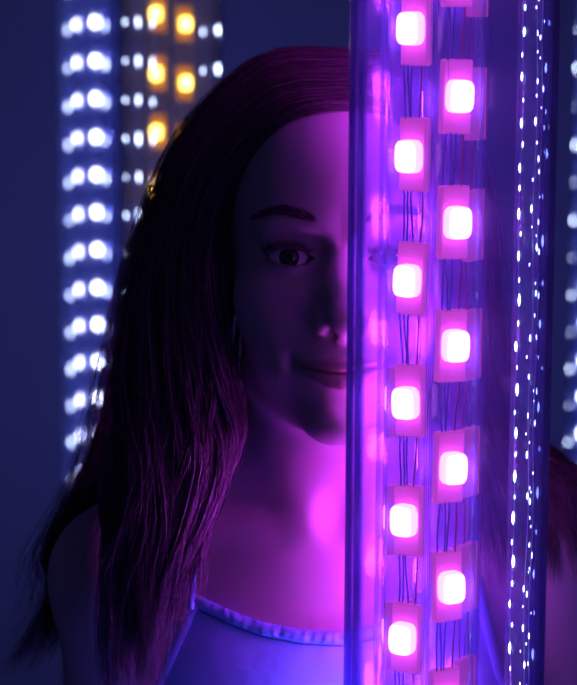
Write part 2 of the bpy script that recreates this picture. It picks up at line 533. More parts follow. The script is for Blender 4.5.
# ------------------------------------------------------------------ the girl: signed distance modelling
# frame: millimetres from the point midway between the eyes; x to the picture's right, y away, z up the face
EYE = W(340, 258, 1.205)
GM = Matrix(((Rv.x, Fv.x, Uv.x, EYE.x), (Rv.y, Fv.y, Uv.y, EYE.y), (Rv.z, Fv.z, Uv.z, EYE.z), (0, 0, 0, 1)))
_inv = GM.to_3x3().transposed()
XW, YW, ZW = [np.array(_inv @ Vector(a)) for a in ((1, 0, 0), (0, 1, 0), (0, 0, 1))]
def wl(x, y, z):            # point given along the room's own axes, from the eyes
    return x * XW + y * YW + z * ZW

def sd_ell(P, c, r):
    q = P - np.array(c, np.float32); r = np.array(r, np.float32)
    k0 = np.linalg.norm(q / r, axis=1); k1 = np.linalg.norm(q / (r * r), axis=1)
    return k0 * (k0 - 1) / np.maximum(k1, 1e-6)
def sd_cap(P, a, b, ra, rb=None):
    rb = ra if rb is None else rb
    a = np.array(a, np.float32); b = np.array(b, np.float32)
    ab = b - a
    t = np.clip(((P - a) @ ab) / (ab @ ab), 0, 1)
    return np.linalg.norm(P - a - t[:, None] * ab, axis=1) - (ra + (rb - ra) * t)
def su(a, b, k):
    h = np.maximum(k - np.abs(a - b), 0) / k
    return np.minimum(a, b) - h * h * k * 0.25
def ss(a, b, k):            # a minus b
    return -su(-a, b, k)
def chain(P, pts, rs):
    d = None
    for i in range(len(pts) - 1):
        e = sd_cap(P, pts[i], pts[i + 1], rs[i], rs[i + 1])
        d = e if d is None else np.minimum(d, e)
    return d

EX = 29.5
def mouth_z(x): return -67.0 + 6.0 * (x / 26.0) ** 2
def lip_pts(dz, y0, yb, w, n=9):
    out = []
    for i in range(n):
        x = -w + 2 * w * i / (n - 1)
        t = x / w
        out.append((x, y0 + yb * t * t, mouth_z(x) + dz * (1 - t * t)))
    return out
_n = 9
_taper = [max(0.0, 1 - (2 * i / (_n - 1) - 1) ** 2) for i in range(_n)]
UP_LIP = lip_pts(4.0, -26.2, 12.5, 25)
LO_LIP = lip_pts(-4.4, -25.0, 12.0, 23)
UP_R = [1.2 + 2.7 * t ** .8 for t in _taper]
LO_R = [1.2 + 3.5 * t ** .8 for t in _taper]
GROOVE = lip_pts(0.0, -29.0, 13.5, 26.5)

def head_sdf(P):
    A = P.copy(); A[:, 0] = np.abs(A[:, 0])              # the skull is symmetric
    d = sd_ell(P, (0, 72, 30), (71, 92, 87))
    d = su(d, sd_ell(P, (0, 40, -32), (57, 60, 70)), 22)
    d = su(d, sd_cap(A, (40, 52, -66), (9, 2, -93), 17, 12), 20)     # jaw
    d = su(d, sd_ell(P, (0, -6, -94), (15, 15, 13)), 14)             # chin
    d = su(d, sd_ell(A, (40, 15, -24), (18, 18, 16)), 24)            # cheeks
    d = su(d, sd_ell(A, (28, 11, -52), (18, 18, 18)), 22)             # cheek fullness by the mouth
    d = su(d, sd_ell(A, (22, -6, 17), (24, 12, 9)), 14)              # brow
    d = su(d, sd_ell(P, (0, -2, 48), (40, 20, 34)), 30)              # forehead
    # sockets
    d = ss(d, sd_ell(A, (EX, -19, -1), (18, 11.5, 12)), 11)
    d = ss(d, sd_ell(A, (14, -22, 0), (5, 8, 9)), 8)
    # muzzle
    d = su(d, sd_ell(P, (0, -5, -63), (25, 19.5, 20)), 14)
    # nose
    d = su(d, sd_cap(P, (0, -8.5, 5), (0, -33, -31), 5.0, 7.0), 9)
    d = su(d, sd_ell(P, (0, -12, -27), (13, 18, 20)), 10)
    d = su(d, sd_ell(P, (0, -35.5, -35), (8.5, 8.5, 8)), 5)
    d = su(d, sd_ell(A, (11.0, -24.5, -39), (5.6, 8.5, 6.2)), 4.5)
    d = su(d, sd_cap(P, (0, -36, -40), (0, -25, -46), 3.5, 3.5), 3.5)
    d = ss(d, sd_ell(A, (6.0, -29.5, -45.5), (3.3, 5.2, 4.2)), 2.0)
    d = ss(d, sd_cap(P, (0, -29.5, -50), (0, -30.5, -57), 2.2, 2.6), 4)      # philtrum
    d = ss(d, sd_ell(P, (0, -31, -83), (18, 8, 5)), 7)                       # fold above chin
    # lips
    d = su(d, chain(P, UP_LIP, UP_R), 2.5)
    d = su(d, chain(P, LO_LIP, LO_R), 2.5)
    tx_ = P[:, 0] / 26.5
    slit = np.abs(P[:, 2] - mouth_z(P[:, 0]) + 0.5 * np.cos(P[:, 0] * 0.24) - 0.3) - 0.75
    slit = np.maximum(slit, np.abs(P[:, 0]) - 26.5)
    slit = np.maximum(slit, P[:, 1] - (-24.0 + 13.0 * tx_ * tx_))
    slit = np.maximum(slit, -38 - P[:, 1])
    d = ss(d, slit, 2.2)
    d = ss(d, sd_ell(A, (29.0, -15.5, -60.5), (3.0, 5, 4.0)), 5)             # mouth corners
    d = su(d, sd_ell(A, (33, -4.5, -59), (4, 5, 9)), 8)
    # eyelids
    q = A - np.array((EX, 0, 0), np.float32)
    rr = np.linalg.norm(q, axis=1)
    lid = rr - 13.6
    d = su(d, np.maximum(lid, np.abs(q[:, 2]) - 13), 4.0)
    u, w = q[:, 0] + 0.5, q[:, 2] - 0.05 * q[:, 0]
    uu = np.clip((u / 14.2) ** 2, 0, 1.6)
    up, lo = 4.7 * (1 - uu), -4.5 * (1 - uu)
    op = np.maximum(w - up, lo - w) * 0.8
    op = np.maximum(op, q[:, 1] + 2)
    op = np.maximum(op, rr - 19)
    crease = np.abs(np.sqrt((w - (8.6 - 7 * (u / 17) ** 2)) ** 2 + (rr - 14.0) ** 2)) - 0.9
    crease = np.maximum(crease, np.abs(u) - 15)
    crease = np.maximum(crease, q[:, 1])
    d = ss(d, crease, 1.6)
    d = ss(d, op, 1.0)
    # ears
    ear = sd_ell(A, (73, 82, -12), (7, 17, 30))
    ear = ss(ear, sd_ell(A, (82, 76, -10), (8, 9, 16)), 4)
    d = su(d, ear, 5)
    return d

def lean(P):
    P = P.copy()
    P[:, 1] -= 17 * np.clip((-75 - P[:, 2]) / 80, 0, 1)
    return P
def torso_sdf(P):
    P = lean(P)
    d = chain(P, [(0, 66, -60), (2, 72, -110), (4, 84, -165)], [47, 46, 54])          # neck
    A = P.copy(); A[:, 0] = np.abs(A[:, 0])
    for s, zs, xs in ((-1, -153, 118), (1, -134, 112)):
        d = su(d, sd_cap(P, (s * 34, 92, -116), (s * xs, 96, zs - 22), 22, 26), 42)   # trapezius
    d = su(d, sd_ell(P, (2, 104, -255), (128, 88, 118)), 55)                          # rib cage
    d = su(d, sd_ell(A, (56, 74, -292), (50, 44, 50)), 45)
    for s, dz in ((-1, -14), (1, 4)):
        d = su(d, sd_cap(P, (s * 14, 34, -158 + dz * .2), (s * 118, 78, -152 + dz), 6.5, 8), 14)   # collar bones
        d = su(d, sd_cap(P, (s * 48, 86, -66), (s * 12, 38, -158), 6, 4), 26)         # neck muscles
    d = ss(d, sd_ell(P, (0, 18, -150), (9, 12, 11)), 14)                              # notch
    d = su(d, sd_ell(P, wl(0, 108, -400), (108, 78, 150)), 60)                         # waist
    d = su(d, sd_ell(P, wl(0, 112, -600), (140, 95, 120)), 60)                         # hips
    return d

def limbs_sdf(P):
    P = lean(P)
    d = np.full(len(P), 1e3, np.float32)
    for s, sh, el, wr in ((-1, (-134, 88, -197), (-140, 150, -455), (-150, 150, -690)),
                          (1, (133, 92, -172), (143, 150, -440), (152, 150, -680))):
        d = np.minimum(d, sd_ell(P, sh, (43, 42, 44)))
        d = su(d, sd_cap(P, sh, el, 40, 33), 25)
        d = su(d, sd_cap(P, el, wr, 33, 22), 12)
        wr = np.array(wr, float)
        d = su(d, sd_cap(P, wr, wr + (0, 5, -75), 22, 24), 12)
        for k in range(4):
            b = wr + (0, -27 + 18 * k + 5, -85)
            d = su(d, sd_cap(P, b, b + (-4 * s, 6, -70 + 6 * abs(k - 1.5)), 9, 7), 4)
        d = su(d, sd_cap(P, wr + (0, -14, -30), wr + (-10 * s, -42, -85), 10, 8), 6)
    for s in (-1, 1):
        hip, kn, an = wl(s * 72, 112, -680), wl(s * 66, 112, -1050), wl(s * 66, 130, -1395)
        d = np.minimum(d, sd_cap(P, hip, kn, 70, 47))
        d = su(d, sd_cap(P, kn, an, 46, 33), 20)
        d = su(d, sd_cap(P, wl(s * 66, 130, -1420), wl(s * 74, 0, -1432), 32, 22), 20)
    return d

def body_sdf(P):
    h = head_sdf(P); t = torso_sdf(P)
    return su(su(h, t, 16), limbs_sdf(P), 22)

NECK = np.array([(-140, -150), (-110, -160), (-87, -203), (-66, -211), (-47, -217), (-22, -221), (3, -222), (24, -217), (48, -202), (66, -186), (80, -170), (110, -140), (140, -130)], float)
ARM_L = np.array([(-350, -152), (-300, -133), (-250, -109), (-203, -88), (-120, -70)], float)
ARM_R = np.array([(-350, 150), (-300, 128), (-250, 101), (-170, 81), (-100, 70)], float)
def dress_sdf(P):
    t = torso_sdf(P) - 4.0
    hip, hem = wl(0, 132, -560), wl(0, 132, -1000)
    ax = sd_cap(P, hip, hem, 108, 112)
    ax = np.maximum(ax, (P - np.array(hem, np.float32)) @ (-ZW.astype(np.float32)))
    t = su(t, ax, 60)
    x, z = P[:, 0], P[:, 2]
    c = (z - np.interp(x, NECK[:, 0], NECK[:, 1])) * 0.85
    c = np.maximum(c, (np.interp(z, ARM_L[:, 0], ARM_L[:, 1]) - x) * 0.85)
    c = np.maximum(c, (x - np.interp(z, ARM_R[:, 0], ARM_R[:, 1])) * 0.85)
    return np.maximum(t, c)

def axis(*segs):
    out = [segs[0][0]]
    for a, b, s in segs:
        n = max(1, int(round((b - a) / s)))
        out += list(a + (b - a) * (np.arange(n) + 1) / n)
    return np.array(out, np.float32)

def surface_net(fn, xs, ys, zs, proj=2):
    B = 6
    n = [len(a) for a in (xs, ys, zs)]
    nb = [(k + B - 1) // B for k in n]
    def ctr(a, m):
        idx0 = np.arange(m) * B; idx1 = np.minimum(idx0 + B, len(a) - 1)
        return (a[idx0] + a[idx1]) / 2, (a[idx1] - a[idx0]) / 2
    (cx, hx), (cy, hy), (cz, hz) = [ctr(a, m) for a, m in zip((xs, ys, zs), nb)]
    C = np.stack(np.meshgrid(cx, cy, cz, indexing='ij'), -1).reshape(-1, 3).astype(np.float32)
    H = np.sqrt(hx[:, None, None] ** 2 + hy[None, :, None] ** 2 + hz[None, None, :] ** 2).ravel()
    dc = fn(C)
    act = (np.abs(dc) < H * 1.35 + 7).reshape(nb)
    full = np.where(dc.reshape(nb) < 0, -1e3, 1e3).astype(np.float32)
    Fd = np.repeat(np.repeat(np.repeat(full, B, 0), B, 1), B, 2)[:n[0], :n[1], :n[2]].copy()
    am = np.repeat(np.repeat(np.repeat(act, B, 0), B, 1), B, 2)[:n[0], :n[1], :n[2]]
    I = np.argwhere(am)
    vals = np.empty(len(I), np.float32)
    for s in range(0, len(I), 400000):
        k = I[s:s + 400000]
        vals[s:s + 400000] = fn(np.stack((xs[k[:, 0]], ys[k[:, 1]], zs[k[:, 2]]), -1).astype(np.float32))
    Fd[I[:, 0], I[:, 1], I[:, 2]] = vals
    S = Fd < 0
    c8 = [S[i:n[0] - 1 + i, j:n[1] - 1 + j, k:n[2] - 1 + k] for i in (0, 1) for j in (0, 1) for k in (0, 1)]
    anyv = c8[0].copy(); allv = c8[0].copy()
    for c in c8[1:]:
        anyv |= c; allv &= c
    cells = np.argwhere(anyv & ~allv)
    vid = -np.ones([k - 1 for k in n], np.int32)
    vid[cells[:, 0], cells[:, 1], cells[:, 2]] = np.arange(len(cells))
    acc = np.zeros((len(cells), 3)); cnt = np.zeros(len(cells))
    G = (xs, ys, zs)
    corner = lambda o: cells + np.array(o)
    def pos(o):
        c = corner(o); return np.stack([G[a][c[:, a]] for a in range(3)], -1)
    def val(o):
        c = corner(o); return Fd[c[:, 0], c[:, 1], c[:, 2]]
    for a in range(3):
        for b in ((0, 0), (0, 1), (1, 0), (1, 1)):
            o0 = [0, 0, 0]; o0[(a + 1) % 3], o0[(a + 2) % 3] = b
            o1 = list(o0); o1[a] = 1
            f0, f1 = val(o0), val(o1)
            m = (f0 < 0) != (f1 < 0)
            t = np.where(m, f0 / np.where(m, f0 - f1, 1), 0)
            p = pos(o0) + (pos(o1) - pos(o0)) * t[:, None]
            acc[m] += p[m]; cnt[m] += 1
    V = acc / cnt[:, None]
    quads = []
    for a in range(3):
        sl0 = [slice(None)] * 3; sl1 = [slice(None)] * 3
        sl0[a] = slice(0, -1); sl1[a] = slice(1, None)
        s0, s1 = S[tuple(sl0)], S[tuple(sl1)]
        E = np.argwhere(s0 != s1)
        b, c = (a + 1) % 3, (a + 2) % 3
        E = E[(E[:, b] > 0) & (E[:, c] > 0) & (E[:, b] < n[b] - 1) & (E[:, c] < n[c] - 1)]
        ids = []
        for ob, oc in ((-1, -1), (0, -1), (0, 0), (-1, 0)):
            k = E.copy(); k[:, b] += ob; k[:, c] += oc
            ids.append(vid[k[:, 0], k[:, 1], k[:, 2]])
        q = np.stack(ids, -1)
        fl = ~S[E[:, 0], E[:, 1], E[:, 2]]
        q[fl] = q[fl][:, ::-1]
        quads.append(q)
    Q = np.concatenate(quads)
    Q = Q[(Q >= 0).all(1)]
    V = V.astype(np.float32)
    for _ in range(proj):
        d, g = grad(fn, V)
        V = V - np.clip(d, -1.5, 1.5)[:, None] * g * 0.7
    return V, Q

def grad(fn, V, e=0.4):
    g = np.empty_like(V); 
    for a in range(3):
        o = np.zeros(3, np.float32); o[a] = e
        g[:, a] = fn(V + o) - fn(V - o)
    L = np.maximum(np.linalg.norm(g, axis=1), 1e-6)
    return fn(V), g / L[:, None]

# --- skin
def skin_mat():
    m, nt, out = new_mat('skin')
    b = nt.nodes.new('ShaderNodeBsdfPrincipled')
    at_ = nt.nodes.new('ShaderNodeAttribute'); at_.attribute_name = 'lip'
    mx = nt.nodes.new('ShaderNodeMix'); mx.data_type = 'RGBA'
    mx.inputs[6].default_value = (0.60, 0.39, 0.45, 1)
    mx.inputs[7].default_value = (0.54, 0.27, 0.33, 1)
    nt.links.new(at_.outputs['Fac'], mx.inputs[0])
    nt.links.new(mx.outputs[2], b.inputs['Base Color'])
    b.inputs['Roughness'].default_value = 0.48
    b.inputs['Specular IOR Level'].default_value = 0.4
    b.inputs['Subsurface Weight'].default_value = 0.08
    b.inputs['Subsurface Radius'].default_value = (1.0, 0.35, 0.2)
    b.inputs['Subsurface Scale'].default_value = 0.006
    tc = nt.nodes.new('ShaderNodeTexCoord')
    n2 = nt.nodes.new('ShaderNodeTexNoise')
    n2.inputs['Scale'].default_value = 900
    nt.links.new(tc.outputs['Object'], n2.inputs['Vector'])
    bp = nt.nodes.new('ShaderNodeBump')
    bp.inputs['Strength'].default_value = 0.08
    bp.inputs['Distance'].default_value = 0.0005
    nt.links.new(n2.outputs['Fac'], bp.inputs['Height'])
    nt.links.new(bp.outputs[0], b.inputs['Normal'])
    nt.links.new(b.outputs[0], out.inputs[0])
    return m
skin = skin_mat()

V, Q = surface_net(body_sdf,
    axis((-225, -120, 5), (-120, -62, 3), (-62, 62, 1.25), (62, 120, 3), (120, 230, 5)),
    axis((-56, 8, 1.25), (8, 60, 2.5), (60, 480, 6)),
    axis((-1560, -480, 9), (-480, -240, 5), (-240, -112, 2.5), (-112, 30, 1.25), (30, 125, 2.5)))
lipd = np.minimum(chain(V, UP_LIP, UP_R), chain(V, LO_LIP, LO_R))
person = np_mesh('person', V / 1000.0, Q, skin)
person.matrix_world = GM
a = person.data.attributes.new('lip', 'FLOAT', 'POINT')
a.data.foreach_set('value', np.clip(1.1 - np.maximum(lipd, 0) / 1.6, 0, 1).astype(np.float32))
tag(person, 'girl with long dark hair and blue strap dress, half hidden behind the clear light tube', 'person')

# --- dress
dress_m = principled('blue_cotton', (0.36, 0.48, 0.98), 0.75, 0.2, noise=0.08, noise_scale=60, bump=0.5, bump_scale=30)
hem_m = principled('blue_cotton_band', (0.32, 0.44, 0.96), 0.75, 0.2, bump=0.3, bump_scale=150)
thread_m = principled('navy_thread', (0.03, 0.03, 0.16), 0.7, 0.2)
Vd, Qd = surface_net(dress_sdf,
    axis((-280, -150, 12), (-150, 130, 2.2), (130, 290, 12)),
    axis((-150, 0, 10), (0, 70, 2.2), (70, 520, 10)),
    axis((-1260, -330, 14), (-330, -125, 2.0)), proj=1)
dress = np_mesh('dress', Vd / 1000.0, Qd, dress_m, person)

def surf_y(fn, x, z, y0=-60.0, y1=90.0):
    """first y along the viewing depth where fn becomes zero"""
    ys = np.linspace(y0, y1, 301)
    d = fn(np.stack((np.full(301, x), ys, np.full(301, z)), -1).astype(np.float32))
    k = np.argmax(d < 0)
    return ys[k]
body_off = lambda P: torso_sdf(P) - 4.0
xs_ = np.linspace(-86.5, 79, 150)
vv, ff = [], []
prof_ = [(1.0, 0.6), (0.4, 1.9), (-3.0, 2.5), (-6.2, 2.0), (-6.8, 0.2)]
for i, x in enumerate(xs_):
    z = float(np.interp(x, NECK[:, 0], NECK[:, 1]))
    for j, (dz, dy) in enumerate(prof_):
        y = surf_y(body_off, x, z + min(dz, 0))
        rp = (0.32 * math.sin(i * 1.15 + j * 0.9) + 0.30 * math.sin(i * 0.37 + 1 - j * 0.5) + 0.2 * math.sin(i * 2.3 + j * 1.7)) * (1.0 if 0 < j < 4 else 0.2)
        vv.append((x / 1000, (y - dy - rp) / 1000, (z + dz) / 1000))
k = len(prof_)
for i in range(len(xs_) - 1):
    for j in range(k - 1):
        ff.append((i * k + j, i * k + j + 1, (i + 1) * k + j + 1, (i + 1) * k + j))
mesh_obj('neckline_band', vv, ff, hem_m, dress)
# armhole binding, the picture's left side
for nm, tabl, zz in (('armhole_band', ARM_L, np.linspace(-205, -300, 40)), ('armhole_band', ARM_R, np.linspace(-172, -300, 40))):
    vv, ff = [], []
    sgn = 1 if tabl is ARM_L else -1
    for z in zz:
        x = float(np.interp(z, tabl[:, 0], tabl[:, 1]))
        for dx, dy in ((-0.8, 0.2), (0.6, 1.8), (5.5, 1.8), (6.4, 0.2)):
            y = surf_y(body_off, x + sgn * dx, z)
            vv.append(((x + sgn * dx) / 1000, (y - dy) / 1000, z / 1000))
    for i in range(len(zz) - 1):
        for j in range(3):
            ff.append((i * 4 + j, i * 4 + j + 1, (i + 1) * 4 + j + 1, (i + 1) * 4 + j))
    mesh_obj(nm, vv, ff, hem_m, dress)
# stitches under the band
vv, ff = [], []
for i in range(96):
    x = -84 + i * 1.7
    z = float(np.interp(x, NECK[:, 0], NECK[:, 1])) - 7.6
    z2 = float(np.interp(x + 1.0, NECK[:, 0], NECK[:, 1])) - 7.6
    y = surf_y(body_off, x, z) - 1.0
    y2 = surf_y(body_off, x + 1.0, z2) - 1.0
    b = len(vv)
    for (px_, py_, pz_) in ((x, y, z), (x + 1.0, y2, z2)):
        vv += [(px_ / 1000, py_ / 1000, (pz_ - 0.5) / 1000), (px_ / 1000, (py_ - 0.5) / 1000, pz_ / 1000), (px_ / 1000, py_ / 1000, (pz_ + 0.5) / 1000)]
    ff += [(b, b + 1, b + 4, b + 3), (b + 1, b + 2, b + 5, b + 4), (b, b + 2, b + 1), (b + 3, b + 4, b + 5)]
st = mesh_obj('stitching', vv, ff, thread_m, dress)
st['kind'] = 'stuff'

def push_out(P, margin, fn=None, it=3):
    fn = fn or body_sdf
    P = P.astype(np.float32)
    for _ in range(it):
        d = fn(P)
        m = d < margin
        if not m.any(): break
        dd, g = grad(fn, P[m])
        mm = margin[m] if hasattr(margin, '__len__') else margin
        P[m] += g * (mm - dd)[:, None]
    return P
def catmull(pts, n):
    pts = np.asarray(pts, float)
    m = len(pts)
    ext = np.vstack((2 * pts[0] - pts[1], pts, 2 * pts[-1] - pts[-2]))
    t = np.linspace(0, m - 1, n)
    i = np.minimum(t.astype(int), m - 2); u = (t - i)[:, None]
    p0, p1, p2, p3 = ext[i], ext[i + 1], ext[i + 2], ext[i + 3]
    return 0.5 * (2 * p1 + (p2 - p0) * u + (2 * p0 - 5 * p1 + 4 * p2 - p3) * u ** 2 + (3 * p1 - p0 - 3 * p2 + p3) * u ** 3)

for pts in ([(-87, 10, -205), (-85, 14, -180), (-82, 20, -150), (-78, 45, -128), (-74, 80, -118), (-72, 115, -125)],
            [(80, 10, -172), (80, 16, -150), (78, 30, -130), (74, 60, -112), (70, 90, -104), (70, 118, -115)]):
    p = push_out(catmull(pts, 30), 1.5)
    v, f = tube_path([Vector(q) / 1000 for q in p], 0.0019, 8)
    mesh_obj('strap', v, f, hem_m, dress)

# --- eyes
def eye_mat():
    m, nt, out = new_mat('eyeball')
    tc = nt.nodes.new('ShaderNodeTexCoord')
    sp = nt.nodes.new('ShaderNodeSeparateXYZ'); nt.links.new(tc.outputs['Object'], sp.inputs[0])
    def sq(s):
        a = nt.nodes.new('ShaderNodeMath'); a.operation = 'MULTIPLY'
        nt.links.new(s, a.inputs[0]); nt.links.new(s, a.inputs[1]); return a.outputs[0]
    ad = nt.nodes.new('ShaderNodeMath'); ad.operation = 'ADD'
    nt.links.new(sq(sp.outputs[0]), ad.inputs[0]); nt.links.new(sq(sp.outputs[2]), ad.inputs[1])
    rt = nt.nodes.new('ShaderNodeMath'); rt.operation = 'SQRT'; nt.links.new(ad.outputs[0], rt.inputs[0])
    ml = nt.nodes.new('ShaderNodeMath'); ml.operation = 'MULTIPLY'; ml.inputs[1].default_value = 100
    nt.links.new(rt.outputs[0], ml.inputs[0])
    ramp = nt.nodes.new('ShaderNodeValToRGB')
    cr = ramp.color_ramp
    cr.elements[0].position = 0.0; cr.elements[0].color = (0.004, 0.004, 0.004, 1)
    cr.elements[1].position = 1.0; cr.elements[1].color = (0.82, 0.8, 0.8, 1)
    for p, c in ((0.24, (0.004, 0.004, 0.004)), (0.27, (0.07, 0.038, 0.024)), (0.50, (0.05, 0.028, 0.02)), (0.56, (0.03, 0.018, 0.015)), (0.62, (0.8, 0.78, 0.78))):
        e = cr.elements.new(p); e.color = (*c, 1)
    nt.links.new(ml.outputs[0], ramp.inputs[0])
    b = nt.nodes.new('ShaderNodeBsdfPrincipled')
    b.inputs['Roughness'].default_value = 0.06
    b.inputs['Coat Weight'].default_value = 0.6
    b.inputs['Coat Roughness'].default_value = 0.02
    nt.links.new(ramp.outputs[0], b.inputs['Base Color'])
    nt.links.new(b.outputs[0], out.inputs[0])
    return m
eyem = eye_mat()
ev, ef = [], []
prof = []
for i in range(33):
    t = math.pi * i / 32
    r, yy = 12.0 * math.sin(t), -12.0 * math.cos(t)
    if r < 6.2 and yy < 0:
        yy -= 1.1 * (1 - (r / 6.2) ** 2)
    prof.append((max(r, 0.01) / 1000, yy / 1000))
v, f = lathe(prof, 48)
ev = [(a_, c_, b_) for a_, b_, c_ in v]
for s in (-1, 1):
    e = mesh_obj('eye', ev, f, eyem, person)
    e.location = (s * EX / 1000, 0.0002, 0)
    e.rotation_euler = (0, 0, math.radians(0))

# --- hair strands as fine tapered fibres
hair_m = principled('dark_brown_hair', (0.17, 0.08, 0.13), 0.32, 0.6)
_nt = hair_m.node_tree
_b = next(n for n in _nt.nodes if n.type == 'BSDF_PRINCIPLED')
_at = _nt.nodes.new('ShaderNodeAttribute'); _at.attribute_name = 'tone'
_rp = _nt.nodes.new('ShaderNodeValToRGB')
_rp.color_ramp.elements[0].color = (0.035, 0.016, 0.022, 1)
_rp.color_ramp.elements[1].color = (0.34, 0.17, 0.27, 1)
_e = _rp.color_ramp.elements.new(0.55); _e.color = (0.10, 0.046, 0.07, 1)
_nt.links.new(_at.outputs['Fac'], _rp.inputs[0]); _nt.links.new(_rp.outputs[0], _b.inputs['Base Color'])
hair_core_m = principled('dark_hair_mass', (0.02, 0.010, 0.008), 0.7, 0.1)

def strands_mesh(name, S, rad, mat, parent):
    """S: (n, T, 3) in mm; triangular fibres with radius profile"""
    n, T, _ = S.shape
    tan = np.gradient(S, axis=1)
    tan /= np.maximum(np.linalg.norm(tan, axis=2, keepdims=True), 1e-6)
    ref = np.array((0.2, 0.95, 0.24))
    a_ = np.cross(tan, ref); a_ /= np.maximum(np.linalg.norm(a_, axis=2, keepdims=True), 1e-6)
    b_ = np.cross(tan, a_)
    tt = np.linspace(0, 1, T)
    prof_ = (np.minimum(1, 0.5 + tt * 4) * np.clip((1.02 - tt) * 5, 0.15, 1))[None, :, None]
    rad = np.asarray(rad).reshape(-1, 1, 1) * prof_
    V = np.empty((n, T, 3, 3))
    for k in range(3):
        g = 2 * math.pi * k / 3
        V[:, :, k] = S + (a_ * math.cos(g) + b_ * math.sin(g)) * rad
    idx = np.arange(n * T * 3).reshape(n, T, 3)
    q = []
    for k in range(3):
        k2 = (k + 1) % 3
        q.append(np.stack((idx[:, :-1, k], idx[:, :-1, k2], idx[:, 1:, k2], idx[:, 1:, k]), -1).reshape(-1, 4))
    o = np_mesh(name, V.reshape(-1, 3) / 1000.0, np.concatenate(q), mat, parent)
    tone = np.repeat(np.random.default_rng(21).random(n), T * 3).astype(np.float32)
    o.data.attributes.new('tone', 'FLOAT', 'POINT').data.foreach_set('value', tone)
    return o

LEFT = [
 [(6, -8, 89), (-30, -2, 83), (-60, 16, 58), (-75, 22, 22), (-78, 18, -8), (-74, 18, -42), (-70, 20, -75), (-68, 24, -105), (-80, 24, -145), (-93, 20, -178), (-108, 18, -208)],
 [(7, 2, 104), (-38, 14, 101), (-73, 30, 70), (-89, 34, 30), (-94, 30, -10), (-92, 26, -45), (-88, 20, -80), (-88, 14, -110), (-98, 10, -150), (-108, 8, -190), (-108, 4, -245)],
 [(7, 16, 117), (-42, 28, 116), (-82, 44, 80), (-102, 50, 34), (-111, 45, -8), (-114, 38, -45), (-112, 28, -80), (-110, 18, -115), (-114, 10, -155), (-124, 8, -195), (-122, 4, -272)],
 [(7, 36, 126), (-44, 48, 125), (-86, 60, 90), (-109, 65, 46), (-123, 62, 2), (-131, 56, -40), (-135, 48, -75), (-134, 38, -105), (-134, 30, -140), (-138, 26, -180), (-140, 16, -278)],
]
LEFT_BACK = [
 [(7, 36, 126), (-44, 50, 125), (-86, 64, 90), (-109, 72, 46), (-123, 78, 2), (-132, 84, -40), (-141, 100, -80), (-152, 124, -112), (-168, 140, -145), (-188, 146, -188), (-184, 146, -208), (-198, 143, -240), (-218, 140, -268)],
 [(6, 68, 130), (-45, 78, 127), (-87, 88, 90), (-110, 95, 46), (-125, 100, 2), (-135, 106, -40), (-144, 114, -80), (-154, 134, -115), (-168, 146, -148), (-190, 150, -188), (-182, 150, -208), (-190, 146, -240), (-206, 142, -268)],
 [(4, 108, 122), (-42, 122, 114), (-78, 138, 74), (-94, 146, 20), (-102, 152, -40), (-112, 156, -100), (-134, 168, -150), (-158, 176, -210), (-172, 180, -255)],
 [(0, 148, 100), (-18, 168, 64), (-26, 176, 0), (-28, 170, -80), (-30, 185, -160), (-30, 210, -250)],
]
RIGHT = [
 [(8, -8, 89), (32, -2, 84), (60, 16, 60), (74, 24, 25), (76, 26, -8), (74, 26, -42), (73, 28, -75), (76, 34, -105), (84, 44, -135), (92, 44, -170), (96, 40, -205)],
 [(8, 2, 104), (38, 14, 102), (72, 32, 68), (85, 38, 28), (88, 40, -10), (89, 42, -45), (93, 50, -80), (100, 64, -105), (112, 70, -128), (124, 62, -165), (128, 56, -200)],
 [(8, 16, 117), (40, 28, 116), (77, 46, 76), (91, 54, 32), (96, 56, -8), (99, 62, -45), (105, 76, -80), (116, 92, -108), (136, 92, -125), (152, 80, -160), (156, 76, -200)],
 [(8, 36, 126), (42, 48, 124), (80, 62, 84), (95, 74, 42), (100, 80, 2), (104, 88, -40), (110, 102, -78), (124, 116, -106), (146, 118, -124), (166, 114, -148), (184, 112, -190)],
]
RIGHT_BACK = [
 [(8, 36, 126), (42, 50, 124), (80, 64, 84), (95, 76, 42), (100, 84, 2), (104, 100, -40), (110, 124, -78), (118, 150, -112), (128, 168, -150), (136, 180, -200)],
 [(8, 68, 130), (44, 78, 126), (82, 90, 86), (97, 100, 42), (102, 112, 2), (106, 126, -40), (112, 142, -80), (118, 160, -115), (126, 174, -150), (132, 186, -200)],
 [(4, 108, 122), (42, 122, 114), (76, 138, 74), (92, 146, 20), (96, 152, -40), (98, 160, -100), (102, 176, -150), (104, 190, -210)],
 [(0, 148, 100), (18, 168, 64), (26, 176, 0), (28, 170, -80), (30, 185, -160), (30, 210, -250)],
]
T = 30
def sheet(guides, s):
    """interpolate guide curves at fractional positions s (n,) -> (n, T, 3)"""
    g = np.stack([catmull(q, T) for q in guides])
    i = np.minimum(s.astype(int), len(guides) - 2); u = (s - i)[:, None, None]
    u = u * u * (3 - 2 * u) * 0.4 + u * 0.6
    return g[i] * (1 - u) + g[i + 1] * u

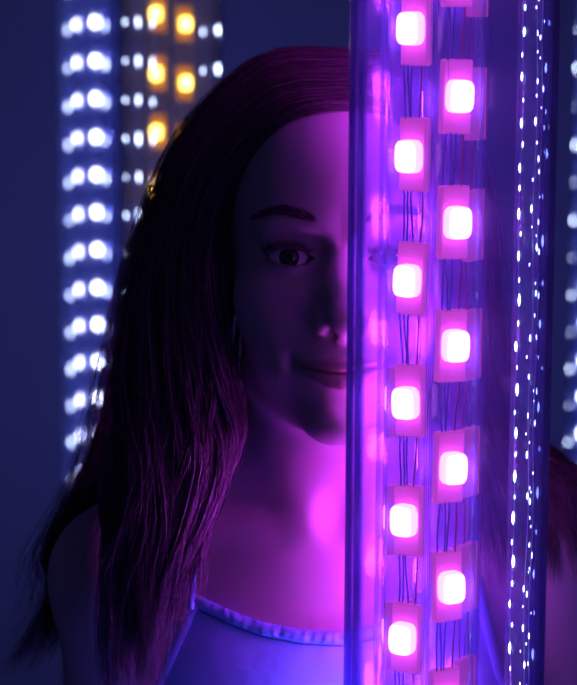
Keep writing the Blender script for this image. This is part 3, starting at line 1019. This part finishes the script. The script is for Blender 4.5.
def grow(guides, n, seed, bias=1.0, layer=14.0, wave=5.0, frizz=1.0, smax=None):
    r = np.random.default_rng(seed)
    smax = smax or len(guides) - 1.001
    s = smax * r.random(n) ** bias
    P = sheet(guides, s)
    tt = np.linspace(0, 1, T)
    axis_pt = np.array((0, 75, 0))
    inward = axis_pt - P
    inward[:, :, 2] *= 0.5
    inward /= np.linalg.norm(inward, axis=2, keepdims=True)
    lay = r.random(n) ** 1.5 * layer
    P = P + inward * lay[:, None, None] * np.minimum(1, tt * 2.5)[None, :, None]
    # locks: neighbouring fibres wave together
    nl = 46
    lock = np.floor((s / smax) * nl + r.normal(0, 0.35, n)).astype(int) % nl
    ph = r.random(nl) * 6.28; fr = 8 + r.random(nl) * 7; am = (0.5 + r.random(nl)) * wave
    lw = np.clip((tt - 0.35) / 0.65, 0, 1) ** 1.2
    wv = np.sin(tt[None] * fr[lock][:, None] + ph[lock][:, None]) * am[lock][:, None] * lw[None]
    wd = np.cos(tt[None] * fr[lock][:, None] * 0.9 + ph[lock][:, None] * 1.7) * am[lock][:, None] * lw[None] * 0.7
    P[:, :, 0] += wv; P[:, :, 1] += wd
    # gather each lock towards its middle at the tips
    for k in range(nl):
        m = lock == k
        if m.sum() > 2:
            mid = P[m].mean(0, keepdims=True)
            P[m] += (mid - P[m]) * (0.55 * lw ** 1.5)[None, :, None]
    ph2 = r.random((n, 3)) * 6.28
    for a in range(3):
        P[:, :, a] += frizz * (np.sin(tt[None] * (9 + 8 * r.random((n, 1))) + ph2[:, a:a + 1]) * 1.6 * (0.2 + tt[None]))
    # soft hairline: the front roots start at uneven heights
    fr_ = np.clip(1 - s / 0.6, 0, 1) * (r.random(n) ** 1.3)
    P[:, :, 2] -= (fr_[:, None] * np.exp(-((tt - 0.06) / 0.14) ** 2)[None]) * 15.0
    # uneven lengths
    keep = 0.80 + 0.2 * r.random(n) ** 0.6
    ti = tt[None] * keep[:, None] * (T - 1)
    i0 = np.minimum(ti.astype(int), T - 2); u = (ti - i0)[:, :, None]
    rows_ = np.arange(n)[:, None]
    P = P[rows_, i0] * (1 - u) + P[rows_, i0 + 1] * u
    sh = P.shape
    P = push_out(P.reshape(-1, 3), 1.6, it=2).reshape(sh)
    return P

SL = np.concatenate((grow(LEFT, 6400, 1, 0.95, 14, 12.0), grow(LEFT_BACK, 1700, 2, 1.2, 14, 7.0)))
SR = np.concatenate((grow(RIGHT, 2400, 3, 1.0, wave=4.0), grow(RIGHT_BACK, 1300, 6, 1.0, wave=4.0)))
FL = np.concatenate((grow(LEFT, 200, 4, 0.8, -8, 12, 3.0), grow(LEFT_BACK, 260, 7, 1.8, -10, 14, 5.0), grow(RIGHT, 90, 5, 0.8, -6, 8, 3)))
S_all = np.concatenate((SL, SR, FL))
rad = np.concatenate((rng.uniform(0.16, 0.32, len(SL) + len(SR)), rng.uniform(0.09, 0.14, len(FL))))
hair = strands_mesh('hair', S_all, rad, hair_m, person)
hair['kind'] = 'stuff'
# the dense mass below the top fibres
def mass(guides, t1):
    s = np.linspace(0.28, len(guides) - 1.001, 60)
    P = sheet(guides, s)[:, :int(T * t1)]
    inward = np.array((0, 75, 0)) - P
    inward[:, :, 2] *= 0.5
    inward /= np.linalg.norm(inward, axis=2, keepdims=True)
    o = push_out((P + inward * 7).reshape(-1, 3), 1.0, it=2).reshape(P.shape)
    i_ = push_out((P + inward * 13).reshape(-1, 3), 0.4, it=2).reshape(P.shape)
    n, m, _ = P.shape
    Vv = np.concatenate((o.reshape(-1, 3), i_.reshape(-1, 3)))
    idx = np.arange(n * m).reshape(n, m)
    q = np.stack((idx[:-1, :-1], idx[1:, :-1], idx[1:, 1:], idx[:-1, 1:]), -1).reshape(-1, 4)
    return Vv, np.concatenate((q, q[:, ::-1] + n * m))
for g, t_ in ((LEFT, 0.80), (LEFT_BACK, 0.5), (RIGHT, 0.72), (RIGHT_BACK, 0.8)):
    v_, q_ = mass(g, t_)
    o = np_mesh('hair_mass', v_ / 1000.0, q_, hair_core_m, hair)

# --- eyebrows and lashes
def brow(s, n=380, seed=5):
    r = np.random.default_rng(seed)
    t = r.random(n) ** 0.9
    x = 14 + 33 * t
    zc = 20.5 + 7.0 * np.sin(np.clip(t * 1.25, 0, 1.6) * 1.45) - 6.5 * np.clip(t - 0.55, 0, 1) ** 1.5 * 2
    half = (3.1 * (1 - t) ** 0.5 + 0.5) * np.clip(0.35 + t * 3, 0, 1)
    z = zc + r.uniform(-1, 1, n) * half
    P0 = np.stack((x, np.array([0.0] * n), z), -1)
    grid = P0.copy()
    # find the skin in front of each root
    y = np.full(n, -60.0)
    for _ in range(60):
        d = head_sdf(np.stack((s * x, y, z), -1).astype(np.float32))
        y = y + np.maximum(d, 0) * 0.8
    L = r.uniform(4, 7.5, n)
    ang = np.radians(55 - 62 * t + r.normal(0, 8, n))
    dirx, dirz = np.cos(ang), np.sin(ang) * 0.75
    TT = 5
    S = np.zeros((n, TT, 3))
    for k in range(TT):
        u = k / (TT - 1)
        S[:, k, 0] = s * (x + dirx * L * u)
        S[:, k, 2] = z + dirz * L * u - 1.2 * u * u
        S[:, k, 1] = y
    S = push_out(S.reshape(-1, 3), 0.35, head_sdf, 3).reshape(S.shape)
    # stay near the skin
    return S
for s in (-1, 1):
    S = brow(s)
    o = strands_mesh('eyebrow', S, np.full(len(S), 0.17), hair_m, person)
    o['kind'] = 'stuff'
def lashes(s, upper, n, L0):
    S = np.zeros((n, 5, 3))
    r = np.random.default_rng(9)
    for i in range(n):
        u = -13.0 + 26.5 * i / (n - 1)
        uu = (u / 14.2) ** 2
        w = (4.7 if upper else -4.5) * (1 - uu)
        qx, qz = u - 0.5, w + 0.05 * u
        qy = -math.sqrt(max(13.9 ** 2 - qx * qx - qz * qz, 1))
        L = L0 * (0.75 + 0.5 * (u + 13) / 26) * r.uniform(0.8, 1.1)
        for k in range(5):
            t = k / 4
            S[i, k] = (s * (EX + qx + 0.25 * u / 13 * L * t * 2), qy - L * 0.75 * t, qz + (1 if upper else -1) * L * (0.1 * t + 0.55 * t * t))
    return S
for s in (-1, 1):
    S = np.concatenate((lashes(s, True, 64, 7.0), lashes(s, False, 40, 3.5)))
    o = strands_mesh('eyelashes', S, np.full(len(S), 0.16), hair_core_m, person)
    o['kind'] = 'stuff'
